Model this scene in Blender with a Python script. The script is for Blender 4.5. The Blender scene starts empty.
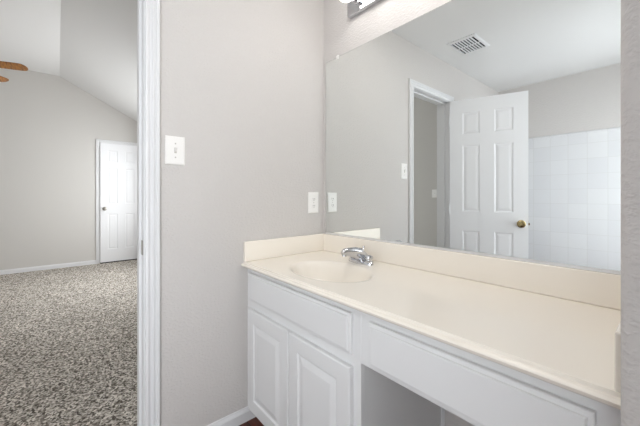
import bpy, bmesh, math, random
from mathutils import Vector, Matrix
random.seed(4)
C = bpy.context.scene
COL = C.collection
PI = math.pi

# ------------------------------------------------------------------ camera
CAM = (1.4376, -1.256, 1.1383)
YAW = 0.7031
F_PX = 308.45
cd = bpy.data.cameras.new('camera')
cam = bpy.data.objects.new('camera', cd)
COL.objects.link(cam)
cam.location = CAM
cam.rotation_euler = (PI / 2, 0, PI / 2 - YAW)
cd.sensor_fit = 'HORIZONTAL'
cd.sensor_width = 36.0
cd.lens = 36.0 * F_PX / 640.0
cd.shift_x = 1.1 / 640.0
cd.shift_y = -(213.0 - 196.46) / 640.0
cd.clip_start = 0.01
C.camera = cam

# ------------------------------------------------------------------ world, lights, exposure
w = bpy.data.worlds.new('overcast_sky')
C.world = w
w.use_nodes = True
bg = w.node_tree.nodes['Background']
bg.inputs[0].default_value = (0.91, 0.955, 1.0, 1)
bg.inputs[1].default_value = 24.0

def area(name, loc, rot, sx, sy, power, color=(1, 1, 1), portal=False, shape='RECTANGLE'):
    l = bpy.data.lights.new(name, 'AREA')
    l.shape = shape
    l.size = sx
    l.size_y = sy
    l.energy = power
    l.color = color
    if portal:
        l.cycles.is_portal = True
    o = bpy.data.objects.new(name, l)
    o.location = loc
    o.rotation_euler = rot
    COL.objects.link(o)
    return o

WINS = [(-4.36, -3.22, -4.55, -1), (-4.30, -2.40, 0.06, 1)]      # unseen bedroom windows, added for daylight: x range, inner wall face, outward side
WZ0, WZ1 = 0.55, 2.15
for a_, b_, yw, sg in WINS:
    area('window_portal', ((a_ + b_) / 2, yw + sg * .09, (WZ0 + WZ1) / 2), (sg * PI / 2 if sg < 0 else -PI / 2, 0, PI if sg < 0 else 0), b_ - a_, WZ1 - WZ0, 1, portal=True)
# unseen bathroom window, added behind the camera as a soft fill light
BWY0, BWY1, BWZ0, BWZ1 = -2.65, -1.20, 0.25, 2.15
XR = 1.53
area('window_portal', (XR + .09, (BWY0 + BWY1) / 2, (BWZ0 + BWZ1) / 2), (0, PI / 2, 0), BWZ1 - BWZ0, BWY1 - BWY0, 1, portal=True)
area('ceiling_fill', (0.72, -.46, 2.385), (0, 0, 0), 0.38, 0.38, 4.2, (1.0, 0.985, 0.965), shape='DISK')   # added fill light above the counter, no fixture known
BULB_STRENGTH = 7.0

vs = C.view_settings
C.display_settings.display_device = 'sRGB'
vs.view_transform = 'Standard'
vs.look = 'None'
vs.gamma = 1.0
vs.use_curve_mapping = False
vs.exposure = 0.0
C.cycles.max_bounces = 14
C.cycles.diffuse_bounces = 8
C.cycles.glossy_bounces = 8
C.cycles.transparent_max_bounces = 12
C.cycles.sample_clamp_indirect = 6.0
C.cycles.use_denoising = True

# ------------------------------------------------------------------ materials
def lin(c):
    return tuple(((v / 255) / 12.92 if v / 255 < 0.04045 else ((v / 255 + 0.055) / 1.055) ** 2.4) for v in c) + (1,)

def mat(name, rgb, rough=0.5, metal=0.0, spec=0.5, coat=0.0):
    m = bpy.data.materials.new(name)
    m.use_nodes = True
    b = m.node_tree.nodes['Principled BSDF']
    b.inputs['Base Color'].default_value = lin(rgb)
    b.inputs['Roughness'].default_value = rough
    b.inputs['Metallic'].default_value = metal
    b.inputs['Specular IOR Level'].default_value = spec
    b.inputs['Coat Weight'].default_value = coat
    return m

def N(m, t, **kw):
    n = m.node_tree.nodes.new(t)
    for k, v in kw.items():
        setattr(n, k, v)
    return n

def L(m, a, b):
    m.node_tree.links.new(a, b)

def bsdf(m):
    return m.node_tree.nodes['Principled BSDF']

def bump_noise(m, scale, strength, dist, detail=3.0, rough=0.5, stretch=(1, 1, 1), ramp=None):
    tc = N(m, 'ShaderNodeTexCoord')
    mp = N(m, 'ShaderNodeMapping')
    mp.inputs['Scale'].default_value = stretch
    L(m, tc.outputs['Object'], mp.inputs['Vector'])
    nz = N(m, 'ShaderNodeTexNoise')
    nz.inputs['Scale'].default_value = scale
    nz.inputs['Detail'].default_value = detail
    nz.inputs['Roughness'].default_value = rough
    L(m, mp.outputs[0], nz.inputs['Vector'])
    src = nz.outputs['Fac']
    if ramp:
        r = N(m, 'ShaderNodeMapRange')
        r.inputs['From Min'].default_value = ramp[0]
        r.inputs['From Max'].default_value = ramp[1]
        r.interpolation_type = 'SMOOTHSTEP'
        L(m, src, r.inputs['Value'])
        src = r.outputs[0]
    bp = N(m, 'ShaderNodeBump')
    bp.inputs['Strength'].default_value = strength
    bp.inputs['Distance'].default_value = dist
    L(m, src, bp.inputs['Height'])
    L(m, bp.outputs[0], bsdf(m).inputs['Normal'])
    return mp

M = {}
M['wall'] = mat('greige_wall_paint', (204, 200, 197), 0.75, spec=0.3)
bump_noise(M['wall'], 75, 0.30, 0.004, 2.0, 0.5, (1, 1, 1.5), (0.42, 0.66))
M['bed_wall'] = mat('bedroom_wall_paint', (204, 201, 197), 0.8, spec=0.3)
bump_noise(M['bed_wall'], 60, 0.12, 0.003, 2.0)
M['ceil'] = mat('ceiling_paint', (222, 221, 220), 0.9, spec=0.2)
bump_noise(M['ceil'], 90, 0.12, 0.003, 2.0)
M['trim'] = mat('white_trim_paint', (224, 224, 225), 0.35)
M['door'] = mat('white_door_paint', (236, 236, 238), 0.4)
bump_noise(M['door'], 30, 0.05, 0.002, 3.0, 0.6, (6, 6, 0.4))
M['cab'] = mat('pale_grey_cabinet_paint', (226, 226, 226), 0.38)
bump_noise(M['cab'], 40, 0.04, 0.002, 2.0)
M['cab_dark'] = mat('cabinet_underside', (150, 146, 142), 0.7)
M['marble'] = mat('cream_cultured_marble', (241, 234, 223), 0.22, spec=0.5, coat=0.25)
M['plate'] = mat('white_plastic', (238, 236, 233), 0.35)
M['slot'] = mat('dark_slot', (40, 38, 36), 0.6)
M['screw'] = mat('painted_screw', (196, 192, 186), 0.4, 0.3)
M['chrome'] = mat('polished_chrome', (208, 209, 212), 0.07, 1.0)
M['nickel'] = mat('brushed_nickel', (160, 155, 148), 0.3, 1.0)
M['brass'] = mat('antique_brass', (170, 152, 112), 0.2, 1.0)
M['mirror'] = mat('mirror_silvering', (238, 241, 240), 0.0, 1.0)
M['mirror_edge'] = mat('mirror_glass_edge', (92, 100, 95), 0.2)
M['alu'] = mat('bright_channel', (226, 226, 226), 0.3, 0.6)
M['vent_dark'] = mat('vent_duct_shade', (38, 38, 40), 0.8)
M['motor'] = mat('fan_bronze', (70, 52, 38), 0.4, 0.8)
M['frost'] = mat('frosted_glass', (240, 238, 232), 0.3)

# wood of the fan blades
m = M['blade'] = mat('oak_fan_blade', (150, 96, 34), 0.35)
tc = N(m, 'ShaderNodeTexCoord'); mp = N(m, 'ShaderNodeMapping'); mp.inputs['Scale'].default_value = (2, 30, 30)
nz = N(m, 'ShaderNodeTexNoise'); nz.inputs['Scale'].default_value = 3
cr = N(m, 'ShaderNodeValToRGB')
cr.color_ramp.elements[0].position = 0.3; cr.color_ramp.elements[0].color = lin((112, 66, 20))
cr.color_ramp.elements[1].position = 0.75; cr.color_ramp.elements[1].color = lin((186, 122, 40))
L(m, tc.outputs['Object'], mp.inputs[0]); L(m, mp.outputs[0], nz.inputs['Vector'])
L(m, nz.outputs['Fac'], cr.inputs[0]); L(m, cr.outputs[0], bsdf(m).inputs['Base Color'])

# carpet
m = M['carpet'] = mat('speckled_taupe_carpet', (150, 142, 132), 1.0, spec=0.05)
tc = N(m, 'ShaderNodeTexCoord')
nz = N(m, 'ShaderNodeTexVoronoi'); nz.inputs['Scale'].default_value = 105
sr = N(m, 'ShaderNodeSeparateColor'); L(m, nz.outputs['Color'], sr.inputs[0])
nb = N(m, 'ShaderNodeTexNoise'); nb.inputs['Scale'].default_value = 2.2; nb.inputs['Detail'].default_value = 2
cr = N(m, 'ShaderNodeValToRGB')
e = cr.color_ramp.elements
e[0].position = 0.12; e[0].color = lin((98, 91, 84))
e[1].position = 0.95; e[1].color = lin((238, 231, 222))
k = e.new(0.50); k.color = lin((172, 164, 154))
mx = N(m, 'ShaderNodeMix', data_type='RGBA', blend_type='MULTIPLY')
mx.inputs[0].default_value = 0.35
rb = N(m, 'ShaderNodeMapRange'); rb.inputs['From Min'].default_value = 0.3; rb.inputs['From Max'].default_value = 0.7; rb.inputs['To Min'].default_value = 0.75; rb.inputs['To Max'].default_value = 1.0
L(m, tc.outputs['Object'], nz.inputs['Vector']); L(m, tc.outputs['Object'], nb.inputs['Vector'])
L(m, sr.outputs[0], cr.inputs[0]); L(m, nb.outputs['Fac'], rb.inputs['Value'])
L(m, cr.outputs[0], mx.inputs[6]); L(m, rb.outputs[0], mx.inputs[7]); L(m, mx.outputs[2], bsdf(m).inputs['Base Color'])
bp = N(m, 'ShaderNodeBump'); bp.inputs['Strength'].default_value = 0.5; bp.inputs['Distance'].default_value = 0.006
L(m, nz.outputs['Distance'], bp.inputs['Height']); L(m, bp.outputs[0], bsdf(m).inputs['Normal'])

# dark red-brown plank floor of the bathroom
m = M['planks'] = mat('dark_cherry_planks', (84, 38, 24), 0.3)
tc = N(m, 'ShaderNodeTexCoord')
br = N(m, 'ShaderNodeTexBrick')
br.inputs['Color1'].default_value = lin((92, 42, 27)); br.inputs['Color2'].default_value = lin((66, 29, 19)); br.inputs['Mortar'].default_value = lin((26, 13, 9))
br.inputs['Scale'].default_value = 1.0; br.inputs['Brick Width'].default_value = 0.9; br.inputs['Row Height'].default_value = 0.075; br.inputs['Mortar Size'].default_value = 0.002
nz = N(m, 'ShaderNodeTexNoise'); nz.inputs['Scale'].default_value = 6; nz.inputs['Detail'].default_value = 6
mp = N(m, 'ShaderNodeMapping'); mp.inputs['Scale'].default_value = (1, 14, 1)
mx = N(m, 'ShaderNodeMix', data_type='RGBA', blend_type='OVERLAY'); mx.inputs[0].default_value = 0.5
L(m, tc.outputs['Object'], br.inputs['Vector']); L(m, tc.outputs['Object'], mp.inputs[0]); L(m, mp.outputs[0], nz.inputs['Vector'])
L(m, br.outputs['Color'], mx.inputs[6]); L(m, nz.outputs['Fac'], mx.inputs[7]); L(m, mx.outputs[2], bsdf(m).inputs['Base Color'])

# glossy white wall tile
m = M['tile'] = mat('glossy_white_tile', (226, 226, 227), 0.06)
tc = N(m, 'ShaderNodeTexCoord'); sp = N(m, 'ShaderNodeSeparateXYZ'); cb = N(m, 'ShaderNodeCombineXYZ')
ad = N(m, 'ShaderNodeMath', operation='ADD')
br = N(m, 'ShaderNodeTexBrick'); br.offset = 0.0
br.inputs['Color1'].default_value = lin((219, 219, 220)); br.inputs['Color2'].default_value = lin((214, 214, 216)); br.inputs['Mortar'].default_value = lin((206, 205, 204))
br.inputs['Scale'].default_value = 1.0; br.inputs['Brick Width'].default_value = 0.152; br.inputs['Row Height'].default_value = 0.152
br.inputs['Mortar Size'].default_value = 0.0022; br.inputs['Mortar Smooth'].default_value = 0.4
L(m, tc.outputs['Object'], sp.inputs[0]); L(m, sp.outputs[0], ad.inputs[0]); L(m, sp.outputs[1], ad.inputs[1])
L(m, ad.outputs[0], cb.inputs[0]); L(m, sp.outputs[2], cb.inputs[1]); L(m, cb.outputs[0], br.inputs['Vector'])
L(m, br.outputs['Color'], bsdf(m).inputs['Base Color'])
bp = N(m, 'ShaderNodeBump', invert=True); bp.inputs['Strength'].default_value = 0.35; bp.inputs['Distance'].default_value = 0.0015
L(m, br.outputs['Fac'], bp.inputs['Height']); L(m, bp.outputs[0], bsdf(m).inputs['Normal'])

# lit bulb
m = M['bulb'] = bpy.data.materials.new('lit_bulb'); m.use_nodes = True
b = bsdf(m); b.inputs['Base Color'].default_value = (0.95, 0.95, 0.93, 1); b.inputs['Roughness'].default_value = 0.2
b.inputs['Emission Color'].default_value = (1, 0.97, 0.94, 1); b.inputs['Emission Strength'].default_value = BULB_STRENGTH

# window glass: tint sets how much daylight gets in, plus a faint reflection
def glass(name, tint):
    m = bpy.data.materials.new(name); m.use_nodes = True
    nt = m.node_tree; nt.nodes.remove(bsdf(m))
    tr = N(m, 'ShaderNodeBsdfTransparent'); tr.inputs[0].default_value = tint
    gl = N(m, 'ShaderNodeBsdfGlossy'); gl.inputs['Roughness'].default_value = 0.02
    ms = N(m, 'ShaderNodeMixShader'); ms.inputs[0].default_value = 0.06
    L(m, tr.outputs[0], ms.inputs[1]); L(m, gl.outputs[0], ms.inputs[2]); L(m, ms.outputs[0], nt.nodes['Material Output'].inputs[0])
    return m
M['glass'] = glass('dimmed_window_glass', (.35, .35, .35, 1))
M['glass_tinted'] = glass('tinted_window_glass', (.63, .625, .615, 1))
M['fill_glass'] = glass('fill_window_glass', (.47, .47, .468, 1))  # tint dims the daylight from the added bathroom window

# ------------------------------------------------------------------ mesh helpers
class MB:
    def __init__(s):
        s.v = []; s.f = []
    def add(s, vs_, fs):
        n = len(s.v); s.v += [tuple(p) for p in vs_]; s.f += [tuple(i + n for i in f) for f in fs]; return s
    def box(s, x0, x1, y0, y1, z0, z1):
        x0, x1 = min(x0, x1), max(x0, x1); y0, y1 = min(y0, y1), max(y0, y1); z0, z1 = min(z0, z1), max(z0, z1)
        return s.add([(x0, y0, z0), (x1, y0, z0), (x1, y1, z0), (x0, y1, z0), (x0, y0, z1), (x1, y0, z1), (x1, y1, z1), (x0, y1, z1)],
                     [(3, 2, 1, 0), (4, 5, 6, 7), (0, 1, 5, 4), (1, 2, 6, 5), (2, 3, 7, 6), (3, 0, 4, 7)])
    def prism(s, poly, fn, h0, h1):
        """poly of (u,v) extruded over h0..h1; fn(u,v,h) -> xyz"""
        n = len(poly)
        return s.add([fn(u, v, h0) for u, v in poly] + [fn(u, v, h1) for u, v in poly],
                     [tuple(range(n))[::-1], tuple(range(n, 2 * n))] + [(i, (i + 1) % n, n + (i + 1) % n, n + i) for i in range(n)])
    def tube(s, path, rad, seg=12, squash=None, up=Vector((0, 0, 1))):
        pts = [Vector(p) for p in path]; k = len(pts)
        rads = rad if isinstance(rad, (list, tuple)) else [rad] * k
        vs_ = []; fs = []
        for i, p in enumerate(pts):
            d = (pts[min(i + 1, k - 1)] - pts[max(i - 1, 0)]).normalized()
            a = d.cross(up)
            if a.length < 1e-3: a = d.cross(Vector((1, 0, 0)))
            a.normalize(); b2 = a.cross(d).normalized()
            r = rads[i]; ra, rb_ = (r if isinstance(r, tuple) else (r, r))
            for j in range(seg):
                t = 2 * PI * j / seg
                vs_.append(p + a * (ra * math.cos(t)) + b2 * (rb_ * math.sin(t)))
        for i in range(k - 1):
            for j in range(seg):
                j2 = (j + 1) % seg
                fs.append((i * seg + j, i * seg + j2, (i + 1) * seg + j2, (i + 1) * seg + j))
        fs.append(tuple(range(seg))[::-1]); fs.append(tuple(range((k - 1) * seg, k * seg)))
        return s.add(vs_, fs)
    def lathe(s, prof, o, axis='z', seg=24, sx=1.0, sy=1.0):
        """prof: list of (r, h) along axis from origin o"""
        vs_ = []; fs = []; k = len(prof)
        for r, h in prof:
            for j in range(seg):
                t = 2 * PI * j / seg; c_, s_ = r * math.cos(t) * sx, r * math.sin(t) * sy
                if axis == 'z': q = (c_, s_, h)
                elif axis == 'y': q = (c_, h, -s_)
                elif axis == '-y': q = (c_, -h, s_)
                elif axis == 'x': q = (h, c_, s_)
                else: q = (-h, c_, -s_)
                vs_.append((o[0] + q[0], o[1] + q[1], o[2] + q[2]))
        for i in range(k - 1):
            for j in range(seg):
                j2 = (j + 1) % seg
                fs.append((i * seg + j, i * seg + j2, (i + 1) * seg + j2, (i + 1) * seg + j))
        fs.append(tuple(range(seg))[::-1]); fs.append(tuple(range((k - 1) * seg, k * seg)))
        return s.add(vs_, fs)
    def slab_holes(s, u0, u1, v0, v1, holes, w0, w1, fn):
        """rectangle with rectangular holes, thickness w0..w1, fn(u,v,w)->xyz"""
        us = sorted({u0, u1, *[h[0] for h in holes], *[h[1] for h in holes]})
        vs2 = sorted({v0, v1, *[h[2] for h in holes], *[h[3] for h in holes]})
        us = [u for u in us if u0 <= u <= u1]; vs2 = [v for v in vs2 if v0 <= v <= v1]
        def solid(i, j):
            if i < 0 or j < 0 or i >= len(us) - 1 or j >= len(vs2) - 1: return False
            cu, cv = (us[i] + us[i + 1]) / 2, (vs2[j] + vs2[j + 1]) / 2
            return not any(h[0] < cu < h[1] and h[2] < cv < h[3] for h in holes)
        for i in range(len(us) - 1):
            for j in range(len(vs2) - 1):
                if not solid(i, j): continue
                a, b_, c_, d = us[i], us[i + 1], vs2[j], vs2[j + 1]
                s.add([fn(a, c_, w0), fn(b_, c_, w0), fn(b_, d, w0), fn(a, d, w0)], [(0, 1, 2, 3)])
                s.add([fn(a, c_, w1), fn(b_, c_, w1), fn(b_, d, w1), fn(a, d, w1)], [(3, 2, 1, 0)])
                for (di, dj, p, q) in ((-1, 0, (a, c_), (a, d)), (1, 0, (b_, c_), (b_, d)), (0, -1, (a, c_), (b_, c_)), (0, 1, (a, d), (b_, d))):
                    if not solid(i + di, j + dj):
                        s.add([fn(*p, w0), fn(*q, w0), fn(*q, w1), fn(*p, w1)], [(0, 1, 2, 3)])
        return s
    def panel_face(s, w_, h_, rects, y, sgn, steps):
        """front of a panelled leaf in x,z at depth y; each rect stepped through (inset, depth) pairs"""
        us = sorted({0, w_, *[r[0] for r in rects], *[r[1] for r in rects]})
        vs2 = sorted({0, h_, *[r[2] for r in rects], *[r[3] for r in rects]})
        for i in range(len(us) - 1):
            for j in range(len(vs2) - 1):
                cu, cv = (us[i] + us[i + 1]) / 2, (vs2[j] + vs2[j + 1]) / 2
                if any(r[0] < cu < r[1] and r[2] < cv < r[3] for r in rects): continue
                s.add([(us[i], y, vs2[j]), (us[i + 1], y, vs2[j]), (us[i + 1], y, vs2[j + 1]), (us[i], y, vs2[j + 1])], [(0, 1, 2, 3)])
        for r in rects:
            prev = [(r[0], y, r[2]), (r[1], y, r[2]), (r[1], y, r[3]), (r[0], y, r[3])]
            for ins, dep in steps:
                yy = y - sgn * dep
                cur = [(r[0] + ins, yy, r[2] + ins), (r[1] - ins, yy, r[2] + ins), (r[1] - ins, yy, r[3] - ins), (r[0] + ins, yy, r[3] - ins)]
                s.add(prev + cur, [(0, 1, 5, 4), (1, 2, 6, 5), (2, 3, 7, 6), (3, 0, 4, 7)])
                prev = cur
            s.add(prev, [(0, 1, 2, 3)])
        return s
    def build(s, name, m_, parent=None, local=False, smooth=False, bevel=0.0, seg=2, weld=True, angle=35):
        me = bpy.data.meshes.new(name)
        off = Vector((0, 0, 0))
        if parent is not None and not local:
            p = parent
            while p is not None:
                off += p.location; p = p.parent
        me.from_pydata([tuple(Vector(v) - off) for v in s.v], [], s.f)
        bm = bmesh.new(); bm.from_mesh(me)
        if weld: bmesh.ops.remove_doubles(bm, verts=bm.verts, dist=1e-5)
        bmesh.ops.recalc_face_normals(bm, faces=bm.faces)
        if bevel > 0:
            es = [e_ for e_ in bm.edges if len(e_.link_faces) == 2 and e_.calc_face_angle(0) > math.radians(30)]
            bmesh.ops.bevel(bm, geom=es, offset=bevel, segments=seg, profile=0.5, affect='EDGES', clamp_overlap=True)
        if smooth:
            for f in bm.faces: f.smooth = True
            for e_ in bm.edges:
                if len(e_.link_faces) == 2 and e_.calc_face_angle(0) > math.radians(angle): e_.smooth = False
        bm.to_mesh(me); bm.free()
        me.materials.append(m_)
        o = bpy.data.objects.new(name, me)
        COL.objects.link(o)
        if parent is not None: o.parent = parent
        return o

def tag(o, label=None, cat=None, group=None, kind=None):
    if label: o['label'] = label
    if cat: o['category'] = cat
    if group: o['group'] = group
    if kind: o['kind'] = kind
    return o

def empty(name, loc, rotz=0.0):
    o = bpy.data.objects.new(name, None)
    o.empty_display_size = 0.05
    COL.objects.link(o); o.location = loc; o.rotation_euler = (0, 0, rotz)
    return o

def struct(o, label, cat):
    return tag(o, label, cat, kind='structure')

fxz = lambda u, v, h: (u, h, v)          # wall in a y = const plane
fyz = lambda u, v, h: (h, u, v)          # wall in an x = const plane

# ------------------------------------------------------------------ dimensions
ZC = 2.3973                 # bathroom ceiling
DY = -2.796                 # tiled wall
LX = 1.384                  # right end of the vanity alcove
YST = -0.70                 # front of the alcove's right wall
T = 0.115                   # partition thickness
XW = -4.967                 # bedroom far wall
YN, YS = 0.06, -4.55        # bedroom side walls
KY, KZ, KS = -1.2312, 3.0509, 0.5154
OY0, OY1 = -0.985, -1.603   # doorway (latch side, hinge side)
DH = 2.032                  # doorway height
ZT = 0.81                   # countertop
YF = -0.546                 # countertop front
CW = 0.055                  # casing width

# ------------------------------------------------------------------ structure
b = MB().box(0, XR, DY - .01, 0, -0.05, 0)
struct(b.build('floor', M['planks']), 'dark cherry red plank floor of the bathroom below the vanity', 'floor')
b = MB().box(XW - .1, -T, YS - .1, YN + .1, -0.05, -0.0); b.box(-T, 0, OY1, OY0, -0.05, 0.0)
struct(b.build('floor_bedroom', M['carpet']), 'speckled taupe grey carpet covering the bedroom floor', 'carpet')

b = MB().slab_holes(YS - .1, YN + .1, 0, 3.2, [(OY1 - .015, OY0 + .015, -0.01, DH + .015)], -T, 0, fyz)
struct(b.build('wall_left', M['wall']), 'greige textured bathroom wall with the doorway, light switch and outlet', 'wall')
b = MB().box(0, XR, 0, 0.115, 0, 3.0)
struct(b.build('wall_back', M['wall']), 'greige wall behind the mirror and vanity', 'wall')
# alcove side: wall end with a rounded drywall corner towards the camera
R = 0.018
poly = [(LX, 0), (XR, 0), (XR, YST)]
for i in range(7):
    t = PI / 2 * i / 6
    poly.append((LX + R - R * math.sin(t), YST + R - R * math.cos(t)))
b = MB().prism(poly, lambda u, v, h: (u, v, h), 0, ZC)
struct(b.build('wall_right', M['wall'], smooth=True, angle=40), 'grey textured wall end at the right edge, closing the vanity alcove', 'wall')
b = MB().box(0, XR, DY - .12, DY - .01, 0, 3.0)
struct(b.build('wall_front', M['wall']), 'greige wall above the white tile, seen in the mirror', 'wall')
b = MB().slab_holes(DY - .12, .115, 0, 3.0, [(BWY0, BWY1, BWZ0, BWZ1)], XR, XR + .1, fyz)
struct(b.build('wall_far_right', M['wall']), 'greige bathroom side wall behind the camera', 'wall')
b = MB().box(0, XR, DY - .01, 0, ZC, ZC + .08)
struct(b.build('ceiling', M['ceil']), 'pale bathroom ceiling with the air vent, seen in the mirror', 'ceiling')
# tile surround with a rounded cap row
b = MB().box(0.01, XR, DY - .01, DY, 0, 1.768)
b.box(0, .01, DY - .01, -2.02, 0, 1.768)
b.prism([(DY - .01, 1.768), (DY + .003, 1.768), (DY + .005, 1.775), (DY + .004, 1.788), (DY - .004, 1.796), (DY - .01, 1.796)], lambda u, v, h: (h, u, v), 0.01, XR)
struct(b.build('wall_tile', M['tile']), 'glossy white square wall tile behind the open door, seen in the mirror', 'wall tile')

# bedroom shell
b = MB().box(XW - .1, XW, YS - .1, YN + .1, 0, 3.2)
struct(b.build('wall_bedroom_far', M['bed_wall']), 'beige grey bedroom gable wall under the sloped ceiling', 'wall')
b = MB().slab_holes(XW, -T, 0, 2.7, [(*WINS[1][:2], WZ0, WZ1)], YN, YN + .1, fxz)
struct(b.build('wall_bedroom_side', M['bed_wall']), 'bedroom side wall under the low edge of the slope', 'wall')
b = MB().slab_holes(XW, -T, 0, 2.7, [(*WINS[0][:2], WZ0, WZ1)], YS - .1, YS, fxz)
struct(b.build('wall_bedroom_window', M['bed_wall']), 'bedroom wall with an added unseen window, left of the view, past the ceiling fan', 'wall')
b = MB().box(-1.45, -T, YS, -2.9, 0, 3.04)
struct(b.build('wall_closet', M['bed_wall']), 'shaded grey bedroom wall glimpsed through the doorway in the mirror', 'wall')
zN = KZ - KS * (YN + .1 - KY); ky2 = -3.25; zS = KZ - KS * (ky2 - (YS - .1))
prof = [(YN + .1, zN), (KY, KZ), (ky2, KZ), (YS - .1, zS)]
b = MB().prism(prof + [(y_, z_ + .1) for y_, z_ in prof[::-1]], lambda u, v, h: (h, u, v), XW - .1, -T)
struct(b.build('ceiling_bedroom', M['ceil']), 'white vaulted bedroom ceiling, flat on top and sloping down right', 'ceiling')

for i, (a_, b_, yw, sg) in enumerate(WINS):
    e0 = empty('window_%d' % (i + 1), ((a_ + b_) / 2, yw + sg * .05, WZ0))  # out of view, placed to let daylight into the bedroom
    struct(e0, 'unseen bedroom window added for daylight, %s' % ('past the ceiling fan' if i == 0 else 'beside the closed door'), 'window')
    mb = MB().slab_holes(a_, b_, WZ0, WZ1, [(a_ + .05, b_ - .05, WZ0 + .05, (WZ0 + WZ1) / 2 - .02), (a_ + .05, b_ - .05, (WZ0 + WZ1) / 2 + .02, WZ1 - .05)], yw + sg * .03, yw + sg * .08, fxz)
    mb.build('window_frame', M['trim'], e0)
    MB().box(a_ + .04, b_ - .04, yw + sg * .058, yw + sg * .054, WZ0 + .04, WZ1 - .04).build('pane', M['glass' if i == 0 else 'glass_tinted'], e0)
    MB().box(a_ - .03, b_ + .03, yw + sg * .03, yw - sg * .03, WZ0 - .02, WZ0).build('window_sill', M['trim'], e0)

e0 = empty('window_3', (XR + .05, (BWY0 + BWY1) / 2, BWZ0))  # out of view, added so daylight fills the bathroom
struct(e0, 'unseen bathroom window added behind the camera to fill the room with light', 'window')
MB().slab_holes(BWY0, BWY1, BWZ0, BWZ1, [(BWY0 + .05, BWY1 - .05, BWZ0 + .05, BWZ1 - .05)], XR + .03, XR + .07, fyz).build('window_frame', M['trim'], e0)
MB().box(XR + .048, XR + .052, BWY0 + .04, BWY1 - .04, BWZ0 + .04, BWZ1 - .04).build('pane', M['fill_glass'], e0)

# ------------------------------------------------------------------ casings, jambs, baseboards
CAS = [(0, 0), (0, .012), (.003, .0145), (.012, .0145), (.0145, .008), (.022, .007), (.026, .0105), (.029, .0155), (.033, .0155), (.035, .0105), (.039, .0105), (.043, .017), (.052, .018), (.055, .015), (.055, 0)]
def casing(mb, y_in0, y_in1, z_in, x0, sgn):
    """three-sided mitred casing; y_in0 > y_in1; wall face at x0, proud towards sgn"""
    n = len(CAS); vs_ = []; fs = []
    for u, t in CAS: vs_.append((x0 + sgn * t, y_in0 + u, 0))
    for u, t in CAS: vs_.append((x0 + sgn * t, y_in0 + u, z_in + u))
    for u, t in CAS: vs_.append((x0 + sgn * t, y_in1 - u, z_in + u))
    for u, t in CAS: vs_.append((x0 + sgn * t, y_in1 - u, 0))
    for s_ in range(3):
        for i in range(n):
            fs.append((s_ * n + i, s_ * n + (i + 1) % n, (s_ + 1) * n + (i + 1) % n, (s_ + 1) * n + i))
    fs += [tuple(range(n)), tuple(range(3 * n, 4 * n))]
    mb.add(vs_, fs)
mb = MB(); casing(mb, OY0 + .004, OY1 - .004, DH + .004, 0, 1)
struct(mb.build('trim_1', M['trim'], smooth=True, angle=50), 'white moulded door casing beside the light switch', 'door casing')
mb = MB(); casing(mb, OY0 + .004, OY1 - .004, DH + .004, -T, -1)
struct(mb.build('trim_2', M['trim'], smooth=True, angle=50), 'white moulded casing on the bedroom side of the doorway', 'door casing')
# jamb with stop, strike plate
mb = MB()
mb.slab_holes(OY1 - .015, OY0 + .015, 0, DH + .015, [(OY1, OY0, -1, DH)], -T, 0, fyz)
mb.slab_holes(OY1 - .001, OY0 + .001, 0, DH + .001, [(OY1 + .010, OY0 - .010, -1, DH - .010)], -.078, -.042, fyz)
jamb = struct(mb.build('trim_3', M['trim']), 'white door jamb lining the doorway, steel strike plate at mid height', 'door jamb')
mb = MB().slab_holes(-.038, -.008, .895, .955, [(-.030, -.014, .912, .938)], OY0 - .0022, OY0 - .0002, lambda u, v, h: (u, h, v))
mb.box(-.030, -.014, OY0 - .0012, OY0 - .0004, .912, .938)
tag(mb.build('strike_plate', M['nickel'], jamb), 'dark steel strike plate')

BB = [(0, 0), (.012, 0), (.012, .048), (.009, .056), (.007, .060), (.005, .068), (0, .068)]
def base_x(y0, y1, x0, sgn, name, label):
    mb = MB().prism(BB, lambda u, v, h: (x0 + sgn * u, h, v), y0, y1)
    return struct(mb.build(name, M['trim']), label, 'baseboard')
base_x(-.443, OY0 + CW + .004, 0, 1, 'baseboard_left', 'short white baseboard between the door casing and vanity')
base_x(YS, -.761, XW, 1, 'baseboard_bedroom_far', 'white baseboard along the bedroom gable wall over the carpet')

# ------------------------------------------------------------------ six panel doors
def six_panels(w_, h_):
    st, mu = .105 * w_ / .61, (.11 * w_ / .61)
    pw = (w_ - 2 * st - mu) / 2
    rows = [(.105 * h_, .405 * h_), (.49 * h_, .792 * h_), (.842 * h_, .942 * h_)]
    return [(x_, x_ + pw, a_, c_) for x_ in (st, st + pw + mu) for a_, c_ in rows]
DSTEP = [(.004, .001), (.010, .005), (.016, .0055), (.034, .002), (.036, .0018)]
def door_slab(w_, h_, t_, y0):
    """leaf in local x 0..w, z 0..h, y y0..y0+t"""
    mb = MB(); r = six_panels(w_, h_)
    mb.panel_face(w_, h_, r, y0, -1, DSTEP)
    mb.panel_face(w_, h_, r, y0 + t_, 1, DSTEP)
    for p, q in (((0, 0), (w_, 0)), ((w_, 0), (w_, h_)), ((w_, h_), (0, h_)), ((0, h_), (0, 0))):
        mb.add([(p[0], y0, p[1]), (q[0], y0, q[1]), (q[0], y0 + t_, q[1]), (p[0], y0 + t_, p[1])], [(0, 1, 2, 3)])
    return mb
KNOB = [(.0, 0), (.033, 0), (.033, .004), (.028, .008), (.013, .011), (.011, .030), (.018, .036), (.026, .046), (.027, .054), (.022, .062), (.012, .065), (.0, .0655)]
KNOB = [(max(r, .0008), h) for r, h in KNOB]

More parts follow.
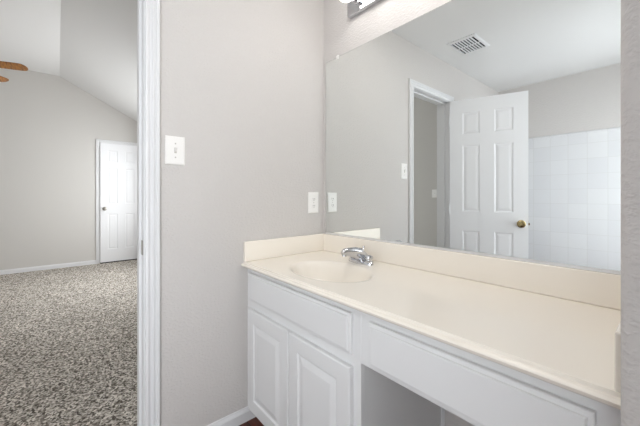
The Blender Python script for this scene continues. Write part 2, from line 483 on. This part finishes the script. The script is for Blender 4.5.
DA = math.radians(19.4)
d1 = empty('door_1', (.013, OY1 + .002, 0), -DA)
struct(d1, 'white six panel door with brass knob standing open, seen in the mirror', 'door')
W1 = .61
sl = MB(); sl.v = [(x_, y_, z_ + .010) for x_, y_, z_ in door_slab(W1, 2.018, .035, 0).v]; sl.f = door_slab(W1, 2.018, .035, 0).f
sl.build('slab', M['door'], d1, local=True)
MB().lathe(KNOB, (W1 - .05, .035, .905), 'y', 24).build('knob', M['brass'], d1, local=True, smooth=True)
MB().lathe(KNOB, (W1 - .05, 0, .905), '-y', 24).build('knob', M['brass'], d1, local=True, smooth=True)
mb = MB().box(W1 - .0005, W1 + .0012, .006, .029, .877, .933); mb.box(W1, W1 + .010, .012, .023, .895, .915)
mb.build('latch', M['brass'], d1, local=True)
for z_ in (.22, 1.02, 1.83):
    mb = MB().tube([(-.005, .0385, z_ - .045), (-.005, .0385, z_ + .045)], .006, 10)
    mb.box(-.002, .0, .004, .034, z_ - .045, z_ + .045)
    mb.build('hinge', M['trim'], d1, local=True)

# closed bedroom door on the far gable wall
DY1 = -.703; W2 = .61
d2 = empty('door_2', (XW, DY1, 0), PI / 2)
struct(d2, 'closed white six panel bedroom door with nickel knob', 'door')
t2 = door_slab(W2, 2.03, .03, -.034); sl = MB(); sl.f = t2.f; sl.v = [(x_, y_ , z_ + .018) for x_, y_, z_ in t2.v]
sl.build('slab', M['door'], d2, local=True)
MB().lathe(KNOB, (.06, -.034, .93), '-y', 20).build('knob', M['nickel'], d2, local=True, smooth=True)
MB().box(-.004, W2 + .004, -.028, -.0, .0, .0175).build('door_gap_shade', M['slot'], d2, local=True)  # dark strip painted in as the shade of the gap under the door
mb = MB(); casing(mb, DY1 + W2 + .006, DY1 - .003, 2.052, XW, 1)
struct(mb.build('trim_4', M['trim'], smooth=True, angle=50), 'white casing around the closed bedroom door', 'door casing')

# ------------------------------------------------------------------ vanity cabinet
FY = -.515                                   # face frame front
van = tag(empty('vanity_cabinet', (.39, -.27, 0)), 'pale grey painted vanity cabinet with two doors and an open knee space', 'cabinet')
mb = MB()
ZB, ZU = .078, ZT - .026
XS = .772                                    # left edge of knee space
mb.slab_holes(.001, XS, ZB, ZU, [(.06, .37, ZB + .03, .57), (.41, .72, ZB + .03, .57), (.06, .72, .635, .745)], FY, FY + .018, fxz)
mb.build('face_frame', M['cab'], van, bevel=.001, seg=1)
MB().box(XS, LX - .001, FY, FY + .018, .604, ZU).build('apron_rail', M['cab'], van, bevel=.001, seg=1)
MB().prism([(FY + .018, ZB), (-.442, ZB), (-.442, 0), (-.001, 0), (-.001, ZU), (FY + .018, ZU)], lambda u, v, h: (h, u, v), .001, .017).build('side_panel', M['cab'], van)
MB().prism([(FY + .018, ZB), (-.442, ZB), (-.442, 0), (-.001, 0), (-.001, ZU), (FY + .018, ZU)], lambda u, v, h: (h, u, v), XS - .017, XS).build('side_panel', M['wall'] if False else M['cab'], van)
MB().box(.017, XS - .017, FY + .018, -.002, ZB, ZB + .016).build('bottom_panel', M['cab'], van)
MB().box(.017, XS - .017, -.442, -.426, 0, ZB).build('toe_kick', M['cab'], van)
MB().prism([(XS, -.001), (XS + .012, -.001), (XS + .010, -.006), (XS + .004, -.011), (XS, -.012)], lambda u, v, h: (u, v, h), 0, ZU - .02).build('scribe_moulding', M['trim'], van)
MB().box(LX - .02, LX - .001, FY + .018, -.002, ZU - .06, ZU).build('wall_cleat', M['cab'], van)

CSTEP = [(.003, .0005), (.007, .006), (.013, .007), (.036, .001), (.039, .0005)]
def leaf(mb, x0, x1, z0, z1, t_, rects, edge=(.006, .004)):
    """overlay front: bevelled outer edge then face"""
    w_, h_ = x1 - x0, z1 - z0; ew, ed = edge
    y_b, y_f = FY - .001, FY - t_
    o4 = lambda i, y_: [(x0 + i, y_, z0 + i), (x1 - i, y_, z0 + i), (x1 - i, y_, z1 - i), (x0 + i, y_, z1 - i)]
    rings = [o4(0, y_b), o4(0, y_f + ed), o4(ew * .35, y_f + ed * .35), o4(ew, y_f)]
    for p, q in zip(rings, rings[1:]):
        mb.add(p + q, [(0, 1, 5, 4), (1, 2, 6, 5), (2, 3, 7, 6), (3, 0, 4, 7)])
    mb.add(rings[0], [(3, 2, 1, 0)])
    sub = MB().panel_face(w_ - 2 * ew, h_ - 2 * ew, rects, 0, -1, CSTEP)
    mb.add([(x_ + x0 + ew, y_ + y_f, z_ + z0 + ew) for x_, y_, z_ in sub.v], sub.f)
def cab_door(x0, x1, z0, z1):
    mb = MB(); fr = .052
    leaf(mb, x0, x1, z0, z1, .020, [(fr, x1 - x0 - .012 - fr, fr, z1 - z0 - .012 - fr)])
    return mb
def drawer(x0, x1, z0, z1):
    """slab front with a stepped ogee edge"""
    mb = MB(); yb, yf = FY - .001, FY - .020
    o4 = lambda i, y_: [(x0 + i, y_, z0 + i), (x1 - i, y_, z0 + i), (x1 - i, y_, z1 - i), (x0 + i, y_, z1 - i)]
    rings = [o4(0, yb), o4(0, yf + .009), o4(.002, yf + .007), o4(.010, yf + .0055), (o4(.0115, yf + .002)), o4(.0135, yf + .0004), o4(.016, yf)]
    for p, q in zip(rings, rings[1:]):
        mb.add(p + q, [(0, 1, 5, 4), (1, 2, 6, 5), (2, 3, 7, 6), (3, 0, 4, 7)])
    mb.add(rings[0], [(3, 2, 1, 0)]); mb.add(rings[-1], [(0, 1, 2, 3)])
    return mb
cab_door(.034, .3875, .086, .582).build('door', M['cab'], van)
cab_door(.393, .740, .086, .582).build('door', M['cab'], van)
drawer(.036, .738, .623, .757).build('false_drawer_front', M['cab'], van)
drawer(.813, 1.337, .617, .752).build('drawer_front', M['cab'], van)

# ------------------------------------------------------------------ countertop with integral basin
ct = tag(empty('countertop', (.69, -.27, ZU)), 'cream cultured marble vanity top with an integral oval basin', 'countertop')
BX, BY, BA, BB_ = .418, -.328, .212, .152
X0, X1, Y1 = .001, LX - .001, YF + .009
# top surface: radial grid from the basin rim to the rectangle
mb = MB(); seg = 72
def rect_hit(t):
    dx, dy = math.cos(t), math.sin(t); ks = []
    if dx > 1e-9: ks.append((X1 - BX) / dx)
    if dx < -1e-9: ks.append((X0 - BX) / dx)
    if dy > 1e-9: ks.append((-.001 - BY) / dy)
    if dy < -1e-9: ks.append((Y1 - BY) / dy)
    k_ = min(ks); return BX + dx * k_, BY + dy * k_
angs = sorted([2 * PI * i / seg for i in range(seg)] + [math.atan2(cy - BY, cx - BX) % (2 * PI) for cx in (X0, X1) for cy in (-.001, Y1)])
ell = lambda t, k_: (BX + BA * k_ * math.cos(t), BY + BB_ * k_ * math.sin(t))
rings = []
rings.append([(*rect_hit(t), ZT) for t in angs])
def edir(t):   # parameter on ellipse lying in direction t
    return math.atan2(math.sin(t) / BB_, math.cos(t) / BA)
for k_, dz in ((1.16, 0), (1.10, 0), (1.05, -.0006), (1.0, -.003), (.965, -.009), (.92, -.022), (.86, -.042), (.77, -.068), (.64, -.094), (.48, -.112), (.30, -.122), (.12, -.126)):
    rings.append([(*ell(edir(t), k_), ZT + dz) for t in angs])
n = len(angs)
for r in rings: mb.v += r
for i in range(len(rings) - 1):
    for j in range(n):
        j2 = (j + 1) % n
        mb.f.append((i * n + j, i * n + j2, (i + 1) * n + j2, (i + 1) * n + j))
mb.build('slab', M['marble'], ct, smooth=True, angle=40)
# moulded front edge: small drop, cove, then rounded nose
ep = [(Y1, ZT), (Y1 - .0012, ZT - .001), (Y1 - .0015, ZT - .0080), (Y1 - .003, ZT - .0092), (Y1 - .009, ZT - .0092), (Y1 - .0135, ZT - .0110), (Y1 - .0155, ZT - .0145), (Y1 - .014, ZT - .0195), (Y1 - .011, ZT - .0240), (Y1 - .006, ZT - .026), (Y1 + .012, ZT - .026), (Y1 + .012, ZT - .004), (Y1, ZT - .003)]
mb = MB().prism(ep, lambda u, v, h: (h, u, v), X0, X1)
mb.build('front_edge', M['marble'], ct, smooth=True, angle=40)
ZS_ = .911
MB().box(.021, LX - .021, -.021, -.001, ZT, ZS_).build('backsplash', M['marble'], ct, bevel=.004, seg=3)
MB().box(.001, .021, YF + .006, -.001, ZT, ZS_).build('side_splash', M['marble'], ct, bevel=.004, seg=3)
MB().box(LX - .021, LX - .001, YF + .006, -.001, ZT, ZS_).build('side_splash', M['marble'], ct, bevel=.004, seg=3)
MB().lathe([(.001, 0), (.022, 0), (.024, .002), (.022, .004), (.014, .004), (.013, .007), (.001, .008)], (BX, BY, ZT - .127), 'z', 24).build('drain', M['chrome'], ct, smooth=True)

# ------------------------------------------------------------------ faucet
FX, FYc = .408, -.112
fa = tag(empty('faucet', (FX, FYc, ZT)), 'chrome faucet on the cream countertop behind the oval basin', 'faucet')
op = [(.030, 0), (.030, .010), (.027, .015), (.012, .017), (.001, .017)]
mb = MB(); mb.lathe([(1.0, 0), (1.0, .008), (.94, .013), (.80, .016), (.02, .017)], (FX, FYc, ZT), 'z', 40, .078, .029)
mb.build('base', M['chrome'], fa, smooth=True)
sp_ = [(FX, FYc + .012, ZT + .010), (FX, FYc + .006, ZT + .030), (FX, FYc - .012, ZT + .046), (FX, FYc - .044, ZT + .056), (FX, FYc - .082, ZT + .063), (FX, FYc - .112, ZT + .066), (FX, FYc - .126, ZT + .062)]
mb = MB().tube(sp_, [.031, .032, (.032, .025), (.027, .021), (.021, .018), (.017, .015), (.012, .011)], 16, up=Vector((1, 0, 0)))
mb.build('spout', M['chrome'], fa, smooth=True, angle=60)
MB().tube([(FX, FYc - .114, ZT + .062), (FX, FYc - .116, ZT + .046)], .0105, 16).build('aerator', M['chrome'], fa, smooth=True)
for s_ in (-1, 1):
    hx = FX + s_ * .051
    mb = MB().lathe([(.021, 0), (.021, .004), (.016, .008), (.015, .012), (.020, .015), (.022, .020), (.020, .028), (.012, .032), (.001, .033)], (hx, FYc, ZT + .013), 'z', 20)
    mb.build('handle', M['chrome'], fa, smooth=True)
mb = MB().tube([(FX, FYc + .021, ZT + .012), (FX, FYc + .021, ZT + .072)], .0028, 8)
mb.lathe([(.001, 0), (.005, .001), (.006, .006), (.004, .011), (.001, .012)], (FX, FYc + .021, ZT + .070), 'z', 12)
mb.build('lift_rod', M['chrome'], fa, smooth=True)

# ------------------------------------------------------------------ wall mirror
mi = tag(empty('wall_mirror', (.69, 0, .913)), 'large frameless wall mirror above the vanity backsplash', 'mirror')
MX0, MX1, MZ0, MZ1 = .029, LX - .022, .915, 1.953
MB().box(MX0, MX1, -.0058, -.001, MZ0, MZ1).build('backing', M['mirror_edge'], mi)
MB().add([(MX0 + .001, -.0062, MZ0), (MX1 - .001, -.0062, MZ0), (MX1 - .001, -.0062, MZ1 - .001), (MX0 + .001, -.0062, MZ1 - .001)], [(0, 1, 2, 3)]).build('glass', M['mirror'], mi)
MB().prism([(-.0005, .9115), (-.0095, .9115), (-.0095, .921), (-.008, .921), (-.008, .9145), (-.0005, .9145)], lambda u, v, h: (h, u, v), MX0, MX1).build('bottom_channel', M['alu'], mi)
for x_ in (.13, 1.25):
    mb = MB().box(x_ - .009, x_ + .009, -.0085, -.0062, MZ1 - .010, MZ1 + .002); mb.box(x_ - .009, x_ + .009, -.0085, -.0005, MZ1 + .0005, MZ1 + .010)
    mb.build('clip', M['plate'], mi)

# ------------------------------------------------------------------ vanity light bar
VX0, VX1, VZ0, VZ1 = .234, 1.148, 2.131, 2.256
vl = tag(empty('vanity_light', ((VX0 + VX1) / 2, 0, VZ0)), 'chrome vanity light bar with round bulbs above the mirror', 'light fixture')
MB().box(VX0, VX1, -.030, -.001, VZ0, VZ1).build('back_plate', M['chrome'], vl, bevel=.003, seg=2)
nb_ = 6
for i in range(nb_):
    x_ = VX0 + (i + .5) * (VX1 - VX0) / nb_; z_ = (VZ0 + VZ1) / 2
    MB().lathe([(.001, 0), (.024, 0), (.024, .004), (.019, .007), (.019, .032), (.001, .034)], (x_, -.030, z_), '-y', 20).build('socket', M['chrome'], vl, smooth=True)
    r = .044; prof = [(.014, 0), (.015, .012)] + [(max(.0005, r * math.sin(t)), .054 - r * math.cos(t)) for t in [PI * j / 14 for j in range(2, 15)]]
    bo = MB().lathe(prof, (x_, -.062, z_), '-y', 24).build('bulb', M['bulb'], vl, smooth=True)

# ------------------------------------------------------------------ switch and outlet on the left wall
def wall_plate(name, y, z, w_, h_, label, cat):
    e0 = tag(empty(name, (0, y, z)), label, cat)
    mb = MB(); a_, c_ = w_ / 2, h_ / 2
    rr = [[(x_, y + sy * (a_ - i), z + sz * (c_ - i)) for sy, sz in ((-1, -1), (1, -1), (1, 1), (-1, 1))] for x_, i in ((.0005, 0), (.003, 0), (.0055, .004), (.006, .007))]
    for p, q in zip(rr, rr[1:]): mb.add(p + q, [(0, 1, 5, 4), (1, 2, 6, 5), (2, 3, 7, 6), (3, 0, 4, 7)])
    mb.add(rr[0], [(3, 2, 1, 0)]); mb.add(rr[-1], [(0, 1, 2, 3)])
    mb.build('plate', M['plate'], e0)
    return e0
sw = wall_plate('light_switch', -.863, 1.339, .080, .124, 'white toggle light switch beside the door casing', 'light switch')
mb = MB().box(.006, .0066, -.868, -.858, 1.327, 1.351); mb.build('toggle_slot', M['screw'], sw)
mb = MB().prism([(.006, 1.333), (.006, 1.346), (.017, 1.355), (.019, 1.352), (.018, 1.348)], lambda u, v, h: (u, h, v), -.8665, -.8595); mb.build('toggle', M['plate'], sw)
for dz in (-.030, .030):
    MB().lathe([(.001, 0), (.0035, 0), (.003, .0008), (.001, .001)], (.006, -.863, 1.339 + dz), 'x', 12).build('screw', M['screw'], sw)
ol = wall_plate('outlet', -.083, 1.101, .078, .124, 'white duplex outlet beside the mirror, above the side splash', 'outlet')
for dz in (-.020, .020):
    f_ = MB().lathe([(.001, 0), (.0165, 0), (.0165, .0012), (.016, .0018), (.001, .0018)], (.006, -.083, 1.101 + dz), 'x', 20, 1.0, .82).build('receptacle', M['plate'], ol)
    mb = MB()
    for dy in (-.0062, .0062): mb.box(.0076, .0081, -.083 + dy - .0012, -.083 + dy + .0012, 1.101 + dz - .001, 1.101 + dz + .007)
    mb.lathe([(.0003, 0), (.0022, 0), (.0022, .0005), (.0003, .0005)], (.0076, -.083, 1.101 + dz - .007), 'x', 10)
    mb.build('slots', M['slot'], f_)
MB().lathe([(.001, 0), (.0032, 0), (.0028, .0008), (.001, .001)], (.006, -.083, 1.101), 'x', 12).build('screw', M['screw'], ol)

# switch on the shaded bedroom wall, glimpsed in the mirror
bs = tag(empty('light_switch', (-.875, -2.9, 1.18)), 'small white switch plate on the grey bedroom wall, seen through the mirrored doorway', 'light switch')
MB().box(-.912, -.838, -2.9, -2.894, 1.122, 1.238).build('plate', M['plate'], bs, bevel=.002, seg=1)
MB().box(-.880, -.870, -2.894, -2.884, 1.175, 1.192).build('toggle', M['plate'], bs)

# ------------------------------------------------------------------ ceiling vent
VXa, VXb, VYa, VYb = .177, .405, -1.500, -1.205
cv = tag(empty('ceiling_vent', ((VXa + VXb) / 2, (VYa + VYb) / 2, ZC)), 'white ceiling air vent with dark slots, seen in the mirror', 'vent')
fr = .024
zt = ZC - .0005
rr = [[(VXa + i, VYa + i, z_), (VXb - i, VYa + i, z_), (VXb - i, VYb - i, z_), (VXa + i, VYb - i, z_)] for i, z_ in ((0, zt), (0, zt - .004), (.010, zt - .010), (fr, zt - .012), (fr, zt - .003))]
mb = MB()
for p, q in zip(rr, rr[1:]): mb.add(p + q, [(0, 1, 5, 4), (1, 2, 6, 5), (2, 3, 7, 6), (3, 0, 4, 7)])
mb.build('frame', M['trim'], cv)
MB().box(VXa + fr, VXb - fr, VYa + fr, VYb - fr, zt - .002, zt).build('duct_shade', M['vent_dark'], cv)  # flat dark sheet, its colour stands in for shade inside the vent
ns = 8
for i in range(1, ns):
    x_ = VXa + fr + i * (VXb - VXa - 2 * fr) / ns
    MB().prism([(x_ - .0045, zt - .0115), (x_ + .003, zt - .0115), (x_ + .0045, zt - .006), (x_ - .003, zt - .006)], lambda u, v, h: (u, h, v), VYa + fr, VYb - fr).build('louver', M['trim'], cv)
MB().box(VXa + fr, VXb - fr, (VYa + VYb) / 2 - .006, (VYa + VYb) / 2 + .006, zt - .013, zt - .010).build('crossbar', M['trim'], cv)

# ------------------------------------------------------------------ ceiling fan
FCX, FCY, FZ, FR, FTH = -2.954, -2.037, 2.415, .584, 1.2526
fan = tag(empty('ceiling_fan', (FCX, FCY, KZ)), 'ceiling fan with oak brown blades, tips showing at the left edge', 'ceiling fan')
MB().lathe([(.001, 0), (.065, 0), (.060, -.03), (.03, -.055), (.001, -.056)], (FCX, FCY, KZ), 'z', 24).build('canopy', M['motor'], fan, smooth=True)
MB().tube([(FCX, FCY, KZ - .05), (FCX, FCY, FZ + .11)], .012, 12).build('downrod', M['motor'], fan, smooth=True)
MB().lathe([(.001, .12), (.03, .12), (.06, .10), (.095, .07), (.10, .02), (.085, -.02), (.05, -.05), (.045, -.09), (.001, -.095)], (FCX, FCY, FZ), 'z', 28).build('motor', M['motor'], fan, smooth=True)
for k_ in range(5):
    an = FTH + k_ * 2 * PI / 5
    ca, sa = math.cos(an), math.sin(an)
    pit = math.radians(-11)
    def tf(l, t_, h, ca=ca, sa=sa):
        z_ = h * math.cos(pit) + t_ * math.sin(pit); q = t_ * math.cos(pit) - h * math.sin(pit)
        return (l * ca - q * sa, l * sa + q * ca, FZ - .0 + z_ - KZ)
    out = [(.17, -.048), (.30, -.058), (FR - .07, -.064)]
    for j in range(1, 8):
        t_ = -PI / 2 + PI * j / 8
        out.append((FR - .065 + .065 * math.cos(t_) ** .8, .064 * math.sin(t_)))
    out += [(FR - .07, .064), (.30, .058), (.17, .048)]
    mb = MB().prism(out, tf, -.003, .003)
    bl = mb.build('blade', M['blade'], fan, local=True)
    mb = MB().prism([(.08, -.012), (.16, -.018), (.22, -.035), (.23, 0), (.22, .035), (.16, .018), (.08, .012)], tf, -.008, -.003)
    mb.build('blade_arm', M['motor'], fan, local=True)
